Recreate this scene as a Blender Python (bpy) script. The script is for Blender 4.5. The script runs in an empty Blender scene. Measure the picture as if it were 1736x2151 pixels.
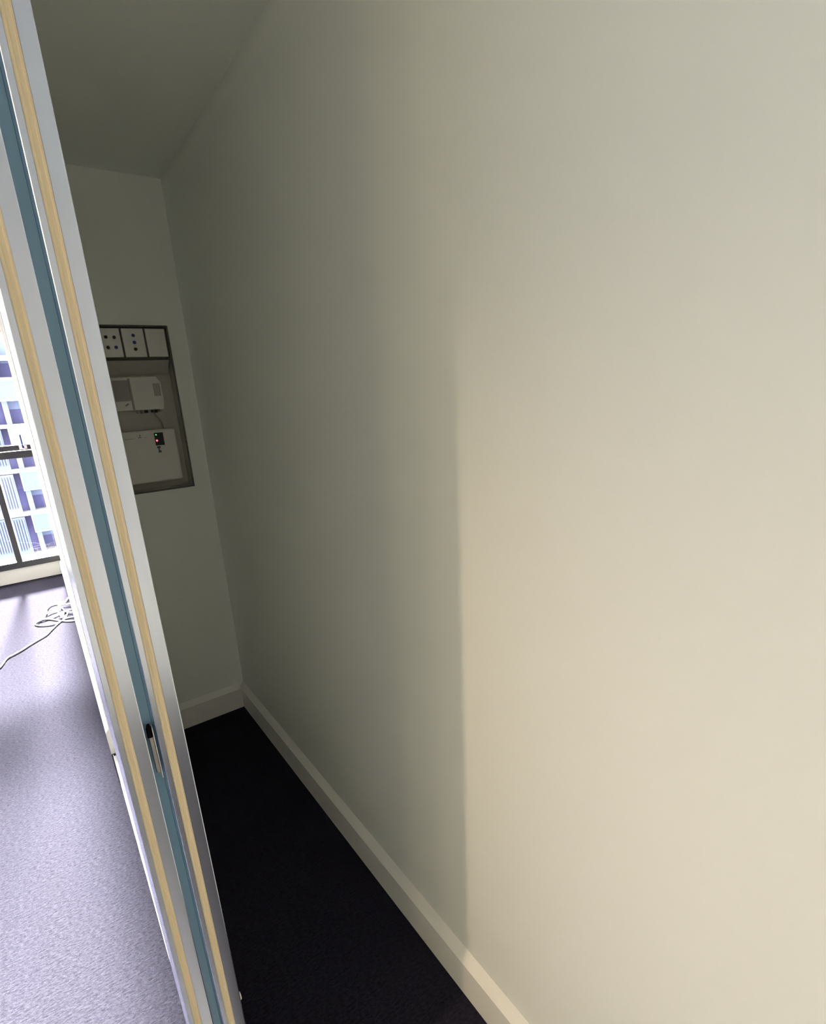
import bpy, bmesh, math, random
from mathutils import Vector, Euler, Matrix

random.seed(7)
R = math.radians
scene = bpy.context.scene
COL = scene.collection

# ------------------------------------------------------------------ camera
W_PX, H_PX = 1736.0, 2151.0
F_PX, CX_PX, CY_PX = 1093.7155, 833.2801, 1163.0674
cam_data = bpy.data.cameras.new('camera')
cam_data.sensor_fit = 'HORIZONTAL'
cam_data.sensor_width = 36.0
cam_data.lens = F_PX / W_PX * 36.0
cam_data.shift_x = (W_PX / 2 - CX_PX) / W_PX
cam_data.shift_y = (CY_PX - H_PX / 2) / W_PX
cam_data.clip_start = 0.02
cam_data.clip_end = 400
cam = bpy.data.objects.new('camera', cam_data)
cam.location = (-0.7167, -2.6974, 1.6812)
cam.rotation_euler = Euler((R(72.4886), R(3.2289), R(-35.0935)), 'XYZ')
COL.objects.link(cam)
scene.camera = cam

# ------------------------------------------------------------------ sky, sun, exposure
world = bpy.data.worlds.new('sky')
scene.world = world
world.use_nodes = True
bg = world.node_tree.nodes['Background']
bg.inputs['Color'].default_value = (1.0, 0.95, 0.80, 1)
bg.inputs['Strength'].default_value = 26.0

sun_data = bpy.data.lights.new('sun', 'SUN')
sun_data.energy = 335.0
sun_data.angle = R(6)
sun_data.color = (1.0, 0.945, 0.74)
sun = bpy.data.objects.new('sun', sun_data)
sun.rotation_euler = Euler((R(-(90 - 21.5)), 0, R(-1.9)), 'XYZ')
sun.location = (-3, 40, 25)
COL.objects.link(sun)

portal_data = bpy.data.lights.new('window_portal', 'AREA')
portal_data.shape = 'RECTANGLE'
portal_data.size, portal_data.size_y = 4.3, 2.5
portal_data.cycles.is_portal = True
portal = bpy.data.objects.new('window_portal', portal_data)
portal.location = (-2.05, 3.95, 1.33)
portal.rotation_euler = (R(-90), 0, 0)
COL.objects.link(portal)

vs = scene.view_settings
vs.view_transform = 'Standard'
vs.look = 'None'
vs.gamma = 1.0
vs.use_curve_mapping = False
vs.exposure = 0.39
scene.cycles.max_bounces = 9
scene.cycles.diffuse_bounces = 7
scene.cycles.glossy_bounces = 4
scene.cycles.transparent_max_bounces = 12

# ------------------------------------------------------------------ helpers
def lin(r, g, b):
    f = lambda c: c / 12.92 if c <= 0.04045 else ((c + 0.055) / 1.055) ** 2.4
    return (f(r / 255), f(g / 255), f(b / 255), 1)


def mat(name, color, rough=0.5, metal=0.0, spec=0.5, noise=None, bump=None, emit=None, sheen=0.0):
    """noise = (scale, amount), bump = (scale, strength, distance)"""
    m = bpy.data.materials.new(name)
    m.use_nodes = True
    nt = m.node_tree
    p = nt.nodes['Principled BSDF']
    p.inputs['Base Color'].default_value = color
    p.inputs['Roughness'].default_value = rough
    p.inputs['Metallic'].default_value = metal
    p.inputs['Specular IOR Level'].default_value = spec
    p.inputs['Sheen Weight'].default_value = sheen
    tc = nt.nodes.new('ShaderNodeTexCoord')
    if noise:
        n = nt.nodes.new('ShaderNodeTexNoise')
        n.inputs['Scale'].default_value = noise[0]
        n.inputs['Detail'].default_value = 4
        nt.links.new(tc.outputs['Object'], n.inputs['Vector'])
        mix = nt.nodes.new('ShaderNodeMix')
        mix.data_type = 'RGBA'
        a = noise[1]
        mix.inputs[6].default_value = tuple(c * (1 - a) for c in color[:3]) + (1,)
        mix.inputs[7].default_value = tuple(min(1, c * (1 + a)) for c in color[:3]) + (1,)
        nt.links.new(n.outputs['Fac'], mix.inputs[0])
        nt.links.new(mix.outputs[2], p.inputs['Base Color'])
    if bump:
        n = nt.nodes.new('ShaderNodeTexNoise')
        n.inputs['Scale'].default_value = bump[0]
        n.inputs['Detail'].default_value = 3
        nt.links.new(tc.outputs['Object'], n.inputs['Vector'])
        b = nt.nodes.new('ShaderNodeBump')
        b.inputs['Strength'].default_value = bump[1]
        b.inputs['Distance'].default_value = bump[2]
        nt.links.new(n.outputs['Fac'], b.inputs['Height'])
        nt.links.new(b.outputs['Normal'], p.inputs['Normal'])
    if emit:
        p.inputs['Emission Color'].default_value = emit[0]
        p.inputs['Emission Strength'].default_value = emit[1]
    return m


def glass_mat(name, tint=(1, 1, 1, 1), gloss=0.08):
    m = bpy.data.materials.new(name)
    m.use_nodes = True
    nt = m.node_tree
    nt.nodes.remove(nt.nodes['Principled BSDF'])
    out = nt.nodes['Material Output']
    tr = nt.nodes.new('ShaderNodeBsdfTransparent')
    tr.inputs['Color'].default_value = tint
    gl = nt.nodes.new('ShaderNodeBsdfGlossy')
    gl.inputs['Roughness'].default_value = 0.02
    fr = nt.nodes.new('ShaderNodeFresnel')
    fr.inputs['IOR'].default_value = 1.45
    mul = nt.nodes.new('ShaderNodeMath')
    mul.operation = 'MULTIPLY_ADD'
    mul.inputs[1].default_value = 0.6
    mul.inputs[2].default_value = gloss * 0.1
    mx = nt.nodes.new('ShaderNodeMixShader')
    nt.links.new(fr.outputs[0], mul.inputs[0])
    nt.links.new(mul.outputs[0], mx.inputs[0])
    nt.links.new(tr.outputs[0], mx.inputs[1])
    nt.links.new(gl.outputs[0], mx.inputs[2])
    nt.links.new(mx.outputs[0], out.inputs[0])
    return m


class MB:
    """collects faces of one mesh"""
    def __init__(self):
        self.v, self.f = [], []

    def box(self, a, b):
        x0, y0, z0 = a
        x1, y1, z1 = b
        o = len(self.v)
        self.v += [(x0, y0, z0), (x1, y0, z0), (x1, y1, z0), (x0, y1, z0), (x0, y0, z1), (x1, y0, z1), (x1, y1, z1), (x0, y1, z1)]
        self.f += [[o + i for i in q] for q in ((0, 3, 2, 1), (4, 5, 6, 7), (0, 1, 5, 4), (1, 2, 6, 5), (2, 3, 7, 6), (3, 0, 4, 7))]
        return self

    def prism(self, poly, lo, hi, axis='z'):
        """poly: list of 2d points; extruded along axis from lo to hi"""
        n = len(poly)
        o = len(self.v)
        for h in (lo, hi):
            for (a, b) in poly:
                self.v.append({'z': (a, b, h), 'y': (a, h, b), 'x': (h, a, b)}[axis])
        self.f.append([o + i for i in range(n)][::-1])
        self.f.append([o + n + i for i in range(n)])
        for i in range(n):
            j = (i + 1) % n
            self.f.append([o + i, o + j, o + n + j, o + n + i])
        return self

    def cyl(self, c, r, lo, hi, axis='y', n=20, r2=None):
        r2 = r if r2 is None else r2
        o = len(self.v)
        for h, rr in ((lo, r), (hi, r2)):
            for i in range(n):
                t = 2 * math.pi * i / n
                a, b = c[0] + rr * math.cos(t), c[1] + rr * math.sin(t)
                self.v.append({'z': (a, b, h), 'y': (a, h, b), 'x': (h, a, b)}[axis])
        self.f.append([o + i for i in range(n)][::-1])
        self.f.append([o + n + i for i in range(n)])
        for i in range(n):
            j = (i + 1) % n
            self.f.append([o + i, o + j, o + n + j, o + n + i])
        return self

    def tube(self, pts, r, n=8, smooth=6):
        P = catmull([Vector(p) for p in pts], smooth)
        o = len(self.v)
        for i, p in enumerate(P):
            d = (P[min(i + 1, len(P) - 1)] - P[max(i - 1, 0)]).normalized()
            s = d.cross(Vector((0, 0, 1)))
            s = s.normalized() if s.length > 1e-4 else Vector((1, 0, 0))
            u = s.cross(d).normalized()
            for k in range(n):
                t = 2 * math.pi * k / n
                self.v.append(tuple(p + (s * math.cos(t) + u * math.sin(t)) * r))
        for i in range(len(P) - 1):
            for k in range(n):
                l = (k + 1) % n
                self.f.append([o + i * n + k, o + i * n + l, o + (i + 1) * n + l, o + (i + 1) * n + k])
        self.f.append([o + k for k in range(n)][::-1])
        self.f.append([o + (len(P) - 1) * n + k for k in range(n)])
        return self

    def mesh(self, name, bevel=0.0, seg=2):
        me = bpy.data.meshes.new(name)
        me.from_pydata(self.v, [], self.f)
        bm = bmesh.new()
        bm.from_mesh(me)
        bmesh.ops.recalc_face_normals(bm, faces=bm.faces)
        if bevel > 0:
            ed = [e for e in bm.edges if len(e.link_faces) == 2 and e.calc_face_angle() > 0.6]
            bmesh.ops.bevel(bm, geom=ed, offset=bevel, segments=seg, profile=0.5, affect='EDGES', clamp_overlap=True)
        bm.to_mesh(me)
        bm.free()
        return me

    def build(self, name, m, parent=None, bevel=0.0, seg=2, smooth=False):
        me = self.mesh(name, bevel, seg)
        me.materials.append(m)
        if smooth:
            me.polygons.foreach_set('use_smooth', [True] * len(me.polygons))
        o = bpy.data.objects.new(name, me)
        COL.objects.link(o)
        if parent is not None:
            o.parent = parent
            o.matrix_parent_inverse = parent_inv(parent)
        return o


def parent_inv(p):
    """keeps a part's vertices in world coordinates under an Empty placed at the thing's base"""
    return Matrix.Translation(p.location).inverted()


def catmull(P, k):
    if k <= 1 or len(P) < 3:
        return P
    out = []
    for i in range(len(P) - 1):
        p0, p1, p2, p3 = P[max(i - 1, 0)], P[i], P[i + 1], P[min(i + 2, len(P) - 1)]
        for j in range(k):
            t = j / k
            out.append(0.5 * ((2 * p1) + (p2 - p0) * t + (2 * p0 - 5 * p1 + 4 * p2 - p3) * t * t + (3 * p1 - p0 - 3 * p2 + p3) * t ** 3))
    out.append(P[-1])
    return out


def tag(o, label=None, cat=None, group=None, kind=None):
    if label:
        o['label'] = label
    if cat:
        o['category'] = cat
    if group:
        o['group'] = group
    if kind:
        o['kind'] = kind
    return o


def thing(name, loc, label, cat, group=None, kind=None):
    o = bpy.data.objects.new(name, None)
    o.location = loc
    o.empty_display_size = 0.1
    COL.objects.link(o)
    return tag(o, label, cat, group, kind)


# ------------------------------------------------------------------ materials
M = {}
M['paint'] = mat('wall_paint', (0.856, 0.890, 0.866, 1), 0.62, spec=0.25, bump=(260, 0.06, 0.0008))
M['ceil'] = mat('ceiling_paint', (0.856, 0.890, 0.866, 1), 0.8, spec=0.2)
M['skirt'] = mat('skirting_gloss_paint', (0.855, 0.86, 0.835, 1), 0.38, spec=0.4)
M['alu'] = mat('satin_aluminium', (0.77, 0.83, 0.98, 1), 0.24, metal=1.0, bump=(30, 0.02, 0.001))
M['alu_white'] = mat('bright_aluminium', (0.92, 0.92, 0.94, 1), 0.35, metal=0.7)
M['seal'] = mat('tan_seal', lin(232, 217, 186), 0.85, spec=0.1, noise=(20, 0.025))
M['teal'] = mat('teal_backed_glass', (0.25, 0.43, 0.56, 1), 0.22, spec=0.5)
M['rubber'] = mat('black_rubber', (0.006, 0.006, 0.007, 1), 0.8, spec=0.05)
M['cream'] = mat('cream_wall_paint', (0.85, 0.83, 0.77, 1), 0.7, spec=0.2)
M['bounce'] = mat('white_bounce_board', (0.86, 0.87, 0.84, 1), 0.6)
M['blush'] = mat('blush_wall_paint', (0.36, 0.315, 0.315, 1), 0.7, spec=0.1)
M['steel'] = mat('brushed_steel', (0.55, 0.53, 0.50, 1), 0.35, metal=1.0)
M['frame'] = mat('charcoal_window_frame', (0.022, 0.024, 0.034, 1), 0.42)
M['glass'] = glass_mat('window_glass')
M['plastic'] = mat('white_plastic', (0.74, 0.74, 0.72, 1), 0.4)
M['plate'] = mat('plate_plastic', (0.80, 0.80, 0.77, 1), 0.4)
M['greyplastic'] = mat('grey_plastic', (0.33, 0.33, 0.32, 1), 0.5)
M['box'] = mat('enclosure_steel', (0.50, 0.50, 0.46, 1), 0.55)
M['darkgap'] = mat('gap_shade', (0.13, 0.13, 0.12, 1), 0.8)  # shade of the panel's gaps, put into the colour
M['jackblack'] = mat('black_socket', (0.012, 0.012, 0.012, 1), 0.5)
M['jackblue'] = mat('blue_socket', (0.02, 0.03, 0.22, 1), 0.5)
M['screen'] = mat('black_window', (0.006, 0.005, 0.008, 1), 0.2)
M['led_g'] = mat('green_led', (0.1, 0.5, 0.1, 1), 0.4, emit=((0.15, 1.0, 0.2, 1), 0.8))
M['led_r'] = mat('red_led', (0.6, 0.05, 0.08, 1), 0.4, emit=((1.0, 0.06, 0.12, 1), 3.0))
M['bluelabel'] = mat('blue_print', (0.06, 0.14, 0.26, 1), 0.5)
M['greyprint'] = mat('grey_print', (0.22, 0.22, 0.22, 1), 0.5)
M['brass'] = mat('brass', (0.75, 0.6, 0.2, 1), 0.3, metal=1.0)
M['cable'] = mat('white_cable', (0.92, 0.91, 0.93, 1), 0.45)
M['lampglass'] = mat('added_downlight_lens', (0.9, 0.85, 0.7, 1), 0.4, emit=((1.0, 0.80, 0.55, 1), 6.0))
M['trimwhite'] = mat('added_lamp_trim', (0.8, 0.8, 0.8, 1), 0.4)


def carpet_mat():
    m = bpy.data.materials.new('charcoal_loop_carpet')
    m.use_nodes = True
    nt = m.node_tree
    p = nt.nodes['Principled BSDF']
    p.inputs['Roughness'].default_value = 0.95
    p.inputs['Specular IOR Level'].default_value = 0.0
    tc = nt.nodes.new('ShaderNodeTexCoord')
    mp = nt.nodes.new('ShaderNodeMapping')
    mp.inputs['Scale'].default_value = (1.0, 2.6, 1.0)
    nt.links.new(tc.outputs['Object'], mp.inputs['Vector'])
    vo = nt.nodes.new('ShaderNodeTexNoise')
    vo.inputs['Scale'].default_value = 70
    vo.inputs['Detail'].default_value = 5
    vo.inputs['Roughness'].default_value = 0.7
    nt.links.new(mp.outputs[0], vo.inputs['Vector'])
    big = nt.nodes.new('ShaderNodeTexNoise')
    big.inputs['Scale'].default_value = 3.0
    nt.links.new(tc.outputs['Object'], big.inputs['Vector'])
    rib = nt.nodes.new('ShaderNodeTexWave')
    rib.wave_type = 'BANDS'
    rib.bands_direction = 'Y'
    rib.inputs['Scale'].default_value = 24
    rib.inputs['Distortion'].default_value = 9.0
    rib.inputs['Detail'].default_value = 3
    rib.inputs['Detail Scale'].default_value = 6
    nt.links.new(tc.outputs['Object'], rib.inputs['Vector'])
    ramp = nt.nodes.new('ShaderNodeValToRGB')
    ramp.color_ramp.elements[0].position = 0.28
    ramp.color_ramp.elements[0].color = (0.0082, 0.0081, 0.0134, 1)
    ramp.color_ramp.elements[1].position = 0.72
    ramp.color_ramp.elements[1].color = (0.0315, 0.0310, 0.0505, 1)
    add = nt.nodes.new('ShaderNodeMath')
    add.operation = 'MULTIPLY_ADD'
    add.inputs[1].default_value = 0.10
    nt.links.new(rib.outputs['Fac'], add.inputs[0])
    sc = nt.nodes.new('ShaderNodeMath')
    sc.operation = 'MULTIPLY_ADD'
    sc.inputs[1].default_value = 0.90
    sc.inputs[2].default_value = 0.0
    nt.links.new(vo.outputs['Fac'], sc.inputs[0])
    nt.links.new(sc.outputs[0], add.inputs[2])
    nt.links.new(add.outputs[0], ramp.inputs[0])
    nt.links.new(ramp.outputs[0], p.inputs['Base Color'])
    b = nt.nodes.new('ShaderNodeBump')
    b.inputs['Strength'].default_value = 0.45
    b.inputs['Distance'].default_value = 0.004
    nt.links.new(add.outputs[0], b.inputs['Height'])
    nt.links.new(b.outputs['Normal'], p.inputs['Normal'])
    return m


M['carpet'] = carpet_mat()

# ------------------------------------------------------------------ the setting
H = 2.6
XL, YB, YW = -4.2, -4.4, 3.74          # room: left wall, wall behind the camera, window wall (inner face)
XP = -0.692                            # room face of the partition beside the wardrobe

tag(MB().box((XL - .1, YB - .1, -.12), (0.1, YW + .2, 0)).build('floor', M['carpet']),
    'charcoal loop pile carpet running from the wardrobe to the window', 'floor', kind='structure')
tag(MB().box((XL - .1, YB - .1, H), (0.1, YW + .2, H + .12)).build('ceiling', M['ceil']),
    'plain white painted ceiling over wardrobe and room', 'ceiling', kind='structure')
tag(MB().box((0, YB - .1, 0), (0.12, 0.1, H)).build('wall_right', M['paint']),
    'long plain off-white wall at the back of the wardrobe', 'wall', kind='structure')

# end wall with the recess for the communications panel
PX0, PX1, PZ0, PZ1, PD = -0.392, -0.078, 1.279, 2.017, 0.10
we = MB()
for a, b in (((XP, 0, 0), (PX0, .13, H)), ((PX1, 0, 0), (0, .13, H)), ((PX0, 0, 0), (PX1, .13, PZ0)), ((PX0, 0, PZ1), (PX1, .13, H)),
             ((PX0, PD, PZ0), (PX1, .13, PZ1))):
    we.box(a, b)
tag(we.build('wall_end', M['paint']), 'off-white end wall of the wardrobe holding the wiring panel', 'wall', kind='structure')
tag(MB().box((XP, .13, 0), (0, YW - .03, H)).build('wall_partition', M['blush']),
    'blush beige wall running from wardrobe end to the window', 'wall', kind='structure')
tag(MB().box((XL - .1, YB, 0), (XL, YW, H)).build('wall_left', M['paint']), 'off-white far side wall of the room', 'wall', kind='structure')
tag(MB().box((XL - .1, YB - .1, 0), (0, YB, H)).build('wall_back', M['cream']), 'cream painted wall behind the camera', 'wall', kind='structure')
ww = MB()
ww.box((XL - .1, YW, 0), (0.1, YW + .16, .148))
ww.box((XL - .1, YW, 2.52), (0.1, YW + .16, H))
ww.box((XL - .1, YW, .148), (XL + .06, YW + .16, 2.52))
tag(ww.build('wall_window', M['skirt']), 'low white sill wall under the black framed window', 'wall', kind='structure')

# skirting boards, splayed top
T, HB, HT = 0.0255, 0.1167, 0.142
prof_r = [(0, 0), (-T, 0), (-T, HB), (0, HT)]            # (x, z) along y
tag(MB().prism(prof_r, YB, -0.0, 'y').build('baseboard_right', M['skirt']),
    'white splayed skirting board along the long wardrobe wall', 'skirting', kind='structure')
prof_e = [(0, 0), (-T, 0), (-T, HB), (0, HT)]            # (y, z) along x
tag(MB().prism(prof_e, XP + .012, -T, 'x').build('baseboard_end', M['skirt']),
    'white splayed skirting board on the wardrobe end wall', 'skirting', kind='structure')
TP = 0.016
prof_p = [(XP, 0), (XP - TP, 0), (XP - TP, HB + .012), (XP, HT + .006)]
tag(MB().prism(prof_p, 0.0, YW, 'y').build('baseboard_partition', M['skirt']),
    'white skirting board ending at the wardrobe corner beyond the doors', 'skirting', kind='structure')

# ------------------------------------------------------------------ window
FY0, FY1 = YW - .012, YW + .07
win = thing('window_1', (-2.2, YW, .148), 'black aluminium framed window with awning sashes above fixed panes', 'window', kind='structure')
WX0, WX1, WZ0, WZ1 = XL + .06, 0.1, .148, 2.52
ZT0, ZT1 = 1.243, 1.312
MB().box((WX0, FY0, WZ0), (WX1, FY1, .212)).build('bottom_rail', M['frame'], win, .003)
MB().box((WX0, FY0, WZ1 - .06), (WX1, FY1, WZ1)).build('top_rail', M['frame'], win, .003)
MB().box((WX0, FY0, ZT0), (WX1, FY1, ZT1)).build('transom', M['frame'], win, .003)
mull = [-4.115, -3.09, -2.065, -1.04, -0.015]
for x in mull:
    MB().box((x - .026, FY0 - .004, .212), (x + .026, FY1, ZT0)).build('mullion', M['frame'], win, .003)
    MB().box((x - .026, FY0 - .004, ZT1), (x + .026, FY1, WZ1 - .06)).build('mullion', M['frame'], win, .003)
for i in range(len(mull) - 1):
    a, b = mull[i] + .026, mull[i + 1] - .026
    MB().box((a, YW + .03, .212), (b, YW + .036, ZT0)).build('pane', M['glass'], win)
    # awning sash
    s0, s1, z0, z1 = a + .004, b - .004, ZT1 + .006, WZ1 - .066
    fw = .052
    sash = MB()
    sash.box((s0, FY0 - .012, z0), (s1, FY1 - .02, z0 + fw))
    sash.box((s0, FY0 - .012, z1 - fw), (s1, FY1 - .02, z1))
    sash.box((s0, FY0 - .012, z0 + fw), (s0 + fw, FY1 - .02, z1 - fw))
    sash.box((s1 - fw, FY0 - .012, z0 + fw), (s1, FY1 - .02, z1 - fw))
    so = sash.build('awning_sash', M['frame'], win)
    MB().box((s0 + fw, YW + .02, z0 + fw), (s1 - fw, YW + .026, z1 - fw)).build('pane', M['glass'], so)
    if i == 3:
        hx = -0.755
        hb = MB()
        hb.box((hx - .033, FY0 - .022, z0 + .008), (hx + .033, FY0 - .012, z0 + .044))
        ho = hb.build('latch_base', M['alu_white'], win, .003)
        hl = MB()
        hl.box((hx - .006, FY0 - .036, z0 + .02), (hx + .010, FY0 - .022, z0 + .04))
        hl.box((hx - .007, FY0 - .036, z0 + .03), (hx + .007, FY0 - .026, z0 + .152))
        hl.build('latch_lever', M['jackblue'], ho, .003)

# ------------------------------------------------------------------ sliding doors
YD = -1.947                  # leading edge of both doors
DZ0, DZ1 = 0.022, 2.552
DW = 1.93                    # door width
SW = 0.0405                  # stile width


def stile_poly(x0, y0, sgn):
    """cross-section of the stile, leading face at y0, x0 its room side; channel for the seal"""
    pts = [(x0, y0 + sgn * .046), (x0, y0 + sgn * .040), (x0 + .0038, y0 + sgn * .0006), (x0 + .0046, y0)]
    pts += [(x0 + .0112, y0), (x0 + .0112, y0 + sgn * .0035), (x0 + .0232, y0 + sgn * .0035), (x0 + .0232, y0)]
    for k in range(3):
        t = 1.5 * math.pi + k * math.pi / 4
        pts.append((x0 + SW - .0015 + .0015 * math.cos(t), y0 + sgn * (.0015 + .0015 * math.sin(t))))
    pts += [(x0 + SW, y0 + sgn * .046)]
    return pts


def sliding_door(name, x0, label):
    d = thing(name, (x0 + SW / 2, YD + DW / 2, 0), label, 'sliding door', kind='structure')
    st = MB().prism(stile_poly(x0, YD, 1), DZ0, DZ1).build('stile', M['alu'], d)
    seal = MB()
    seal.prism([(x0 + .0115, YD + .0035), (x0 + .0115, YD + .0014), (x0 + .0145, YD + .0005), (x0 + .0165, YD + .0022),
                (x0 + .0195, YD + .0022), (x0 + .0205, YD + .0008), (x0 + .0229, YD + .0014), (x0 + .0229, YD + .0035)], DZ0, DZ1)
    seal.build('seal_strip', M['seal'], st)
    ye = YD + DW
    MB().prism([(x0 + .0195, ye - .030), (x0 + .0195, ye - .002), (x0 + .0215, ye), (x0 + SW - .002, ye), (x0 + SW, ye - .002), (x0 + SW, ye - .030)], DZ0, DZ1).build('edge_trim', M['alu'], d)
    MB().box((x0 + .0195, YD + .046, DZ0), (x0 + SW - .004, YD + DW - .030, DZ0 + .055)).build('bottom_rail', M['alu'], d)
    MB().box((x0 + .0195, YD + .046, DZ1 - .05), (x0 + SW - .004, YD + DW - .030, DZ1)).build('top_rail', M['alu'], d)
    MB().box((x0 + .0215, YD + .046, DZ0 + .055), (x0 + .0275, YD + DW - .030, DZ1 - .05)).build('glass_panel', M['teal'], d)
    MB().box((x0 + .0278, YD + .046, DZ0 + .055), (x0 + .0335, YD + DW - .030, DZ1 - .05)).build('bounce_board', M['bounce'], d)  # unseen white board, added to bounce light inside the wardrobe
    return d


DX2 = -0.7085
DX1 = -0.6565
d2 = sliding_door('door_1', DX2, 'room-side sliding wardrobe door with aluminium stile and tan seal, next to the carpeted room')
d1 = sliding_door('door_2', DX1, 'wardrobe-side sliding door with aluminium stile, next to the dark wardrobe floor')
MB().box((DX2 + SW + .0006, YD + .020, DZ0 + .004), (DX1 - .0001, YD + .050, DZ1 - .004)).build('gap_infill', M['teal'], d1)  # strip added to fill the gap so that lit teal shows there
MB().prism([(DX1 - .0001, YD + .020), (DX1 + .0017, YD + .020), (DX1 + .0001, YD + .0385), (DX1 - .0001, YD + .0385)], DZ0 + .004, DZ1 - .004).build('gap_infill_bead', M['teal'], d1)  # added wedge carrying the teal over the dark taper gap
# soft-close bumper standing in the gap beside the wardrobe-side door
bump = MB().cyl((DX1 - .0040, YD + .010), .0034, 1.150, 1.212, 'z', 16).build('bumper_pin', M['steel'], d1)
MB().cyl((DX1 - .0045, YD + .010), .0044, 1.212, 1.226, 'z', 16, .0040).cyl((DX1 - .0045, YD + .010), .0040, 1.226, 1.233, 'z', 16, .0018).build('rubber_cap', M['rubber'], bump)
MB().box((DX1 - .0012, YD + .004, 1.140), (DX1, YD + .0155, 1.228)).build('bumper_plate', M['alu_white'], d1)
MB().cyl((YD + .020, .603), .0085, DX1 + SW, DX1 + SW + .0042, 'x', 16, .006).build('screw_cap', M['plastic'], d1)

# tracks
ft = thing('floor_track', (-.655, YB / 2, 0), 'bright aluminium double floor track running under both sliding doors', 'track')
MB().box((-.702, YB + .02, 0), (-.612, -.03, .004)).build('base_plate', M['alu_white'], ft)
for x in (-.702, -.664, -.614):
    MB().box((x, YB + .02, .004), (x + .002, -.03, .013)).build('rib', M['alu_white'], ft)
tt = thing('top_track', (-.66, YB / 2, DZ1), 'aluminium head track at the ceiling above the sliding doors', 'track')
MB().box((-.715, YB + .02, DZ1 + .038), (-.61, -.03, H)).build('head_plate', M['alu_white'], tt)
for x in (-.715, -.664, -.612):
    MB().box((x, YB + .02, DZ1 + .006), (x + .003, -.03, DZ1 + .038)).build('rib', M['alu_white'], tt)

# ------------------------------------------------------------------ wiring panel in the end wall
pn = thing('wiring_panel', ((PX0 + PX1) / 2, .05, PZ0), 'white recessed wiring panel in the dark end wall with socket plates on top', 'panel')
g = .003
box = MB()
box.box((PX0 + g, PD - .006, PZ0 + g), (PX1 - g, PD - .001, PZ1 - g))
box.box((PX0 + g, .004, PZ0 + g), (PX0 + g + .002, PD - .006, PZ1 - g))
box.box((PX1 - g - .002, .004, PZ0 + g), (PX1 - g, PD - .006, PZ1 - g))
box.box((PX0 + g, .004, PZ0 + g), (PX1 - g, PD - .006, PZ0 + g + .002))
box.box((PX0 + g, .004, PZ1 - g - .002), (PX1 - g, PD - .006, PZ1 - g))
box.build('back_box', M['box'], pn)
# front rim: dark strip standing in for the shadow gap round the panel
rim = MB()
w = .004
rim.box((PX0 + g, -.001, PZ0 + g), (PX0 + g + w, .004, PZ1 - g))
rim.box((PX1 - g - w, -.001, PZ0 + g), (PX1 - g, .004, PZ1 - g))
rim.box((PX0 + g + w, -.001, PZ0 + g), (PX1 - g - w, .004, PZ0 + g + w))
rim.box((PX0 + g + w, -.001, PZ1 - g - w), (PX1 - g - w, .004, PZ1 - g))
rim.build('rim_shade', M['darkgap'], pn)
# module strip carrying the plates, coloured dark like the shade between them
MB().box((PX0 + .012, .020, 1.886), (PX1 - .010, .026, 2.008)).build('module_strip', M['darkgap'], pn)
# sloped apron below the plates
MB().prism([(.026, 1.872), (.030, 1.872), (PD - .008, 1.818), (PD - .008, 1.813)], PX0 + .012, PX1 - .012, 'x').build('apron', M['box'], pn)
plates = [(-.371, -.2805), (-.2725, -.1835), (-.1755, -.0925)]
for i, (a, b) in enumerate(plates):
    pl = MB().box((a, .008, 1.885), (b, .020, 2.004)).build('cover_plate', M['plate'], pn, .002)
    if i == 0:
        dots = [(-.338, 1.968, 'jackblack'), (-.305, 1.967, 'jackblack'), (-.337, 1.926, 'jackblack'), (-.305, 1.926, 'jackblue')]
        tag(pl, 'cover plate with four round sockets')
    elif i == 1:
        dots = [(-.2275, 1.975, 'jackblue'), (-.2275, 1.946, 'jackblue'), (-.2275, 1.918, 'jackblack')]
        tag(pl, 'cover plate with three sockets in a column')
    else:
        dots = []
        tag(pl, 'blank cover plate')
    for (x, z, k) in dots:
        MB().cyl((x, z), .0068, .004, .008, 'y', 14).build('socket', M[k], pl)

# upper device: white box with grey cover and side vent
sw = thing('network_switch', (-.247, .085, 1.655), 'white network box with grey cover in the upper recess of wiring panel', 'network box')
MB().prism([(-.352, 1.657), (-.352, 1.803), (-.158, 1.803), (-.140, 1.778), (-.138, 1.70), (-.144, 1.655)], .050, .092, 'y').build('case', M['plastic'], sw, .003)
cv = MB().box((-.345, .044, 1.700), (-.281, .050, 1.790)).build('grey_cover', M['greyplastic'], sw, .002)
MB().box((-.279, .042, 1.660), (-.272, .050, 1.797)).build('edge_strip', M['greyplastic'], sw, .001)
vent = MB()
for k in range(5):
    vent.box((-.176 + k * .0062, .0478, 1.716), (-.1725 + k * .0062, .050, 1.772))
vent.build('vent', M['greyplastic'], sw)
MB().prism([(-.312, 1.680), (-.296, 1.690), (-.292, 1.686), (-.306, 1.676)], .0494, .050, 'y').build('print_mark', M['greyprint'], sw)
for k, x in enumerate((-.272, -.262, -.214, -.206)):
    MB().cyl((x, 1.8045), .0022, .046, .056, 'y', 8).build('brass_terminal', M['brass'], sw)
for k in range(7):
    x = -.262 + k * .016 + random.uniform(-.003, .003)
    MB().box((x, .054, 1.640 + random.uniform(0, .006)), (x + .010, .075, 1.655)).build('cable_shade', M['jackblack'] if k in (2, 4, 5) else M['greyplastic'], sw)  # blocks standing for cables and their dark shadows under the box

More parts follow.
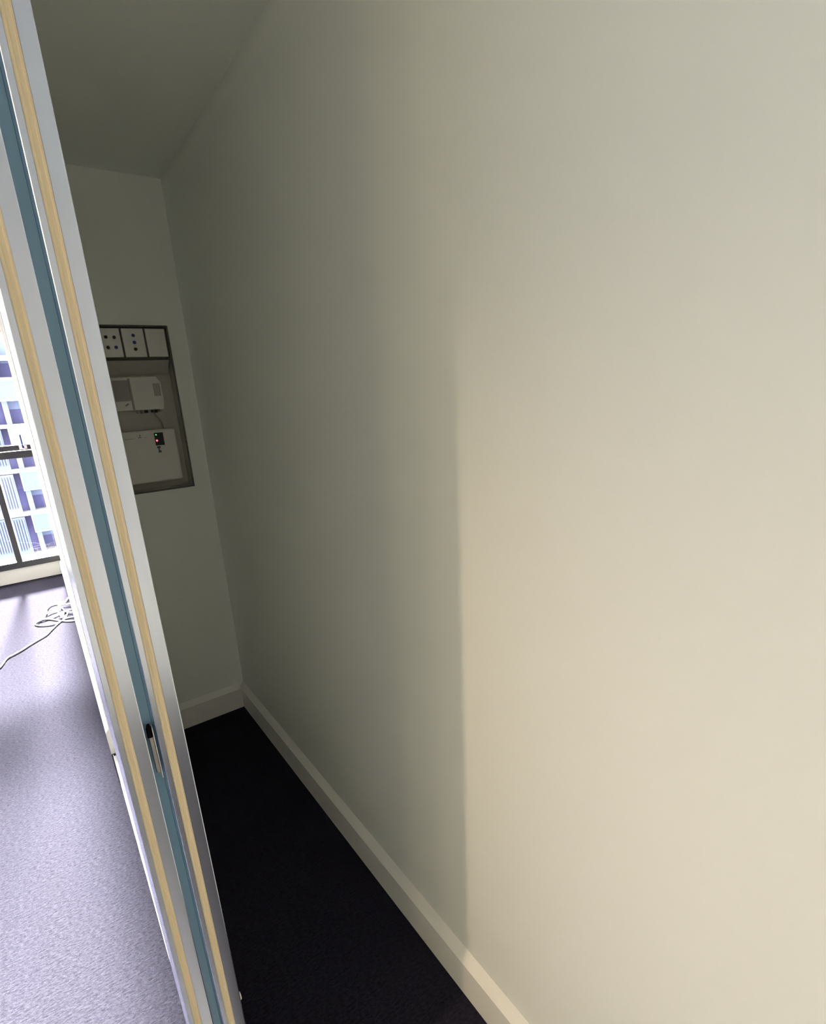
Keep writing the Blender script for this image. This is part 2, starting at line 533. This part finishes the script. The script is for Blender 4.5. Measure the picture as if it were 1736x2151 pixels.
# lower device: terminal with a black display window and two lights
nt_ = thing('network_terminal', (-.24, .08, 1.316), 'large white network terminal with black display window and red light, low in wiring panel', 'network box')
MB().box((-.366, .046, 1.318), (-.114, .088, 1.564)).build('case', M['plastic'], nt_, .008, 3)
dw = MB().box((-.213, .0435, 1.490), (-.173, .0462, 1.549)).build('display_window', M['screen'], nt_)
MB().cyl((-.2045, 1.540), .0030, .0422, .0435, 'y', 12).build('green_light', M['led_g'], dw)
MB().cyl((-.2048, 1.513), .0044, .0422, .0435, 'y', 14).build('red_light', M['led_r'], dw)
lb = MB()
for (a, b, c, d_) in ((-.209, 1.476, -.194, 1.486), (-.205, 1.466, -.199, 1.476), (-.207, 1.456, -.193, 1.466)):
    lb.box((a, .0452, b), (c, .0461, d_))
lb.build('blue_print', M['bluelabel'], nt_)
pm = MB()
for (a, b, c, d_) in ((-.345, 1.529, -.300, 1.531), (-.284, 1.531, -.270, 1.536), (-.278, 1.538, -.272, 1.546), (-.258, 1.530, -.246, 1.532)):
    pm.box((a, .0454, b), (c, .0461, d_))
pm.build('faint_print', M['greyplastic'], nt_)
lead = MB().tube([(-.19, .075, 1.655), (-.186, .068, 1.632), (-.168, .060, 1.600), (-.160, .068, 1.566)], .0035, 8, 5)
tag(lead.build('patch_lead', M['greyplastic'], None, smooth=True), 'short grey patch lead between the two boxes of the wiring panel', 'cable')

# ------------------------------------------------------------------ white cable on the carpet
def fl(px, py, z=0.006):
    d = cam.rotation_euler.to_matrix() @ Vector(((px - CX_PX) / F_PX, -(py - CY_PX) / F_PX, -1))
    t = (z - cam.location.z) / d.z
    q = cam.location + d * t
    return (q.x, q.y, z)


def cpt(u, v, z=0.006):
    return fl(u / 10.21, 1230 + v / 10.21, z)


strands = [
    [(-260, 1960), (-120, 1850), (0, 1760), (60, 1690), (130, 1590), (200, 1530), (300, 1480), (480, 1380), (650, 1270), (850, 1150), (1000, 1060),
     (1080, 980), (1160, 900), (1280, 790), (1400, 710), (1520, 680), (1640, 660), (1800, 640), (1880, 690), (1820, 730), (1650, 742), (1500, 762),
     (1300, 755), (1050, 720), (900, 738), (775, 795), (757, 838), (850, 860), (1050, 848), (1200, 810), (1350, 745), (1430, 640), (1460, 540), (1400, 545),
     (1360, 620), (1390, 690)],
    [(1760, 160), (1600, 180), (1520, 215), (1440, 290), (1400, 350), (1300, 370), (1150, 385), (1060, 430), (1010, 490), (1000, 560), (985, 620), (900, 705),
     (790, 790), (760, 812)],
    [(1800, 470), (1600, 490), (1450, 530), (1300, 580), (1150, 650), (950, 720), (860, 745)],
    [(1760, 350), (1570, 378), (1350, 408), (1260, 425), (1245, 520), (1270, 600), (1330, 680), (1310, 640), (1255, 560), (1300, 480), (1250, 500), (1100, 545), (1000, 605), (930, 670)],
    [(1700, 560), (1480, 572), (1400, 545), (1330, 480), (1280, 420)],
]
cb = thing('white_cable', fl(115, 1290, 0), 'loosely coiled white cable trailing over the carpet near the window', 'cable')
zz = [.006, .013, .013, .018, .012]
for s, z in zip(strands, zz):
    n = len(s)
    MB().tube([cpt(u, v, z) for (u, v) in s], .0048, 8, 5).build('strand', M['cable'], cb, smooth=True)
kn = MB()
kn.tube([cpt(1250, 640, .02), cpt(1300, 610, .024), cpt(1330, 650, .024), cpt(1300, 690, .02)], .006, 8, 5)
kn.build('tie', M['cable'], cb, smooth=True)

# ------------------------------------------------------------------ unseen ceiling lamp, added to cast the shadow edge on the right wall
def added_downlight(x, y, power, label):
    d = thing('added_downlight', (x, y, H), label, 'added_downlight', 'added recessed lamps')
    ring = MB()
    n = 32
    o = 0
    for (r, z) in ((.050, H), (.050, H - .004), (.036, H - .006), (.034, H - .001)):
        for i in range(n):
            t = 2 * math.pi * i / n
            ring.v.append((x + r * math.cos(t), y + r * math.sin(t), z))
    for k in range(3):
        for i in range(n):
            j = (i + 1) % n
            ring.f.append([k * n + i, k * n + j, (k + 1) * n + j, (k + 1) * n + i])
    ring.build('trim_ring', M['trimwhite'], d, smooth=True)
    MB().cyl((x, y), .0335, H - .0022, H - .0008, 'z', 24).build('lens', M['lampglass'], d)
    l = bpy.data.lights.new('added_downlight_beam', 'SPOT')
    l.energy = power
    l.color = (1.0, 0.73, 0.48)
    l.spot_size = R(140)
    l.spot_blend = 1.0
    l.shadow_soft_size = 0.024
    lo = bpy.data.objects.new('added_downlight_beam', l)
    lo.location = (x, y, H - .02)
    COL.objects.link(lo)
    lo.parent = d
    lo.matrix_parent_inverse = parent_inv(d)
    return d


XLAMP = -1.62
YLAMP = YD + .002 - (-1.884 - YD) / (-(DX1 + SW)) * (-(XLAMP) + (DX1 + SW))
added_downlight(XLAMP, YLAMP, 88, 'added recessed warm lamp, unseen, in the ceiling beside the wardrobe opening')

M['opal'] = mat('added_opal_glow', (0.85, 0.8, 0.7, 1), 0.5, emit=((1.0, 0.75, 0.40, 1), 38.0))  # glow of the unseen lamps added to brighten the right wall


def added_oyster_light(x, y, label):
    """round ceiling light with an opal dome, unseen, added to brighten the right wall"""
    d = thing('added_ceiling_light', (x, y, H), label, 'ceiling light', 'added round opal ceiling lights')
    MB().cyl((x, y), .165, H - .018, H, 'z', 36).build('base_ring', M['trimwhite'], d)
    dome = MB()
    n, rows = 32, 6
    for k in range(rows):
        a = k / rows * math.pi / 2
        for i in range(n):
            t = 2 * math.pi * i / n
            dome.v.append((x + .15 * math.cos(a) * math.cos(t), y + .15 * math.cos(a) * math.sin(t), H - .018 - .07 * math.sin(a)))
    dome.v.append((x, y, H - .088))
    for k in range(rows - 1):
        for i in range(n):
            j = (i + 1) % n
            dome.f.append([k * n + i, k * n + j, (k + 1) * n + j, (k + 1) * n + i])
    for i in range(n):
        dome.f.append([(rows - 1) * n + i, (rows - 1) * n + (i + 1) % n, rows * n])
    dome.build('opal_dome', M['opal'], d, smooth=True)


added_oyster_light(-2.6, -3.0, 'added unseen opal ceiling light nearer the wardrobe')
added_oyster_light(-3.4, -2.75, 'added unseen opal ceiling light nearer the far side wall')

# ------------------------------------------------------------------ apartment building across the street
B = {}
B['clad'] = mat('blue_grey_cladding', (0.0409, 0.0528, 0.1000, 1), 0.6, spec=0.0)
B['fin'] = mat('pale_fin', (0.0517, 0.0642, 0.1133, 1), 0.55, spec=0.0)
B['slab'] = mat('white_concrete', (0.0980, 0.0997, 0.1232, 1), 0.7, spec=0.0)
B['dark'] = mat('violet_recess', (0.0314, 0.0319, 0.0867, 1), 0.6, spec=0.0)
B['pane'] = mat('dark_window_glass', (0.0217, 0.0228, 0.0617, 1), 0.35, spec=0.0)
B['bal'] = mat('blue_balustrade_glass', (0.0339, 0.0528, 0.1033, 1), 0.3, spec=0.0)
B['cyan'] = mat('cyan_glass', (0.0437, 0.0769, 0.1000, 1), 0.3, spec=0.0)
B['rail'] = mat('white_rail', (0.0980, 0.1055, 0.1266, 1), 0.4, spec=0.0)
YF = 43.0
bd = thing('apartment_building', (-3, YF, -24), 'pale blue apartment block with balconies seen through the window', 'building')
ST = 3.07
zs = [0.72 - ST * k for k in range(-1, 8)]
MB().box((-22, YF + 1.6, -26), (14, YF + 14, 5.3)).build('core', B['clad'], bd)
MB().box((-22, YF - .1, 5.0), (14, YF + 14, 5.35)).build('roof_edge', B['fin'], bd)
bays = [-15.95, -9.15, -2.35, 4.45]
for k, z in enumerate(zs):
    MB().box((-22, YF, z - .10), (14, YF + 1.6, z + .16)).build('floor_slab', B['slab'], bd)
    for bx in bays:
        vis = (bx == -1.9)
        x0 = bx + .85     # balcony from here
        x1 = bx + 4.3
        # solid cladding panel with fins, left of the balcony
        fins = MB()
        fins.box((bx - 2.5, YF + .12, z + .16), (bx + .35, YF + .3, z + ST - .16))
        n = 18
        for q in range(n):
            fx = bx - 2.45 + q * .155
            fins.box((fx, YF - .02, z + .5), (fx + .07, YF + .12, z + ST - .3))
        fo = fins.build('fin_screen', B['fin'] if k % 2 else B['clad'], bd)
        tag(fo, kind='stuff')
        MB().box((bx + .35, YF + .9, z + .16), (bx + .8, YF + 1.0, z + ST - .16)).build('slot', B['dark'], bd)
        MB().box((bx + .8, YF + .5, z + .16), (bx + 1.12, YF + 1.6, z + ST - .16)).build('pier', B['fin'], bd)
        MB().box((x0 + .27, YF + 1.2, z + 1.15), (x1, YF + 1.6, z + ST - .16)).build('spandrel', B['clad'], bd)
        wn = MB().box((x0 + .27, YF + 1.35, z + .16), (x1, YF + 1.6, z + 1.15)).build('window', B['pane'], bd)
        MB().box((x0 + 1.9, YF + 1.30, z + .16), (x0 + 1.98, YF + 1.35, z + 1.15)).build('window_bar', B['rail'], wn)
        ba = MB().box((x0 - .02, YF - .12, z - 1.32), (x1, YF - .06, z - .10)).build('balustrade', B['cyan'] if k % 3 == 1 else B['bal'], bd)
        MB().box((x0 - .10, YF - .16, z - .10), (x1, YF - .04, z - .02)).build('handrail', B['rail'], ba)
        MB().box((x0 - .10, YF - .16, z - 1.38), (x1, YF - .04, z - 1.32)).build('bottom_rail', B['rail'], ba)
        MB().box((x0 - .10, YF - .16, z - 1.32), (x0 - .02, YF - .04, z - .10)).build('end_post', B['rail'], ba)
tag(MB().box((-60, 5.0, -26.3), (60, 70, -26)).build('ground', B['clad']), 'street level far below the window', 'ground', kind='structure')
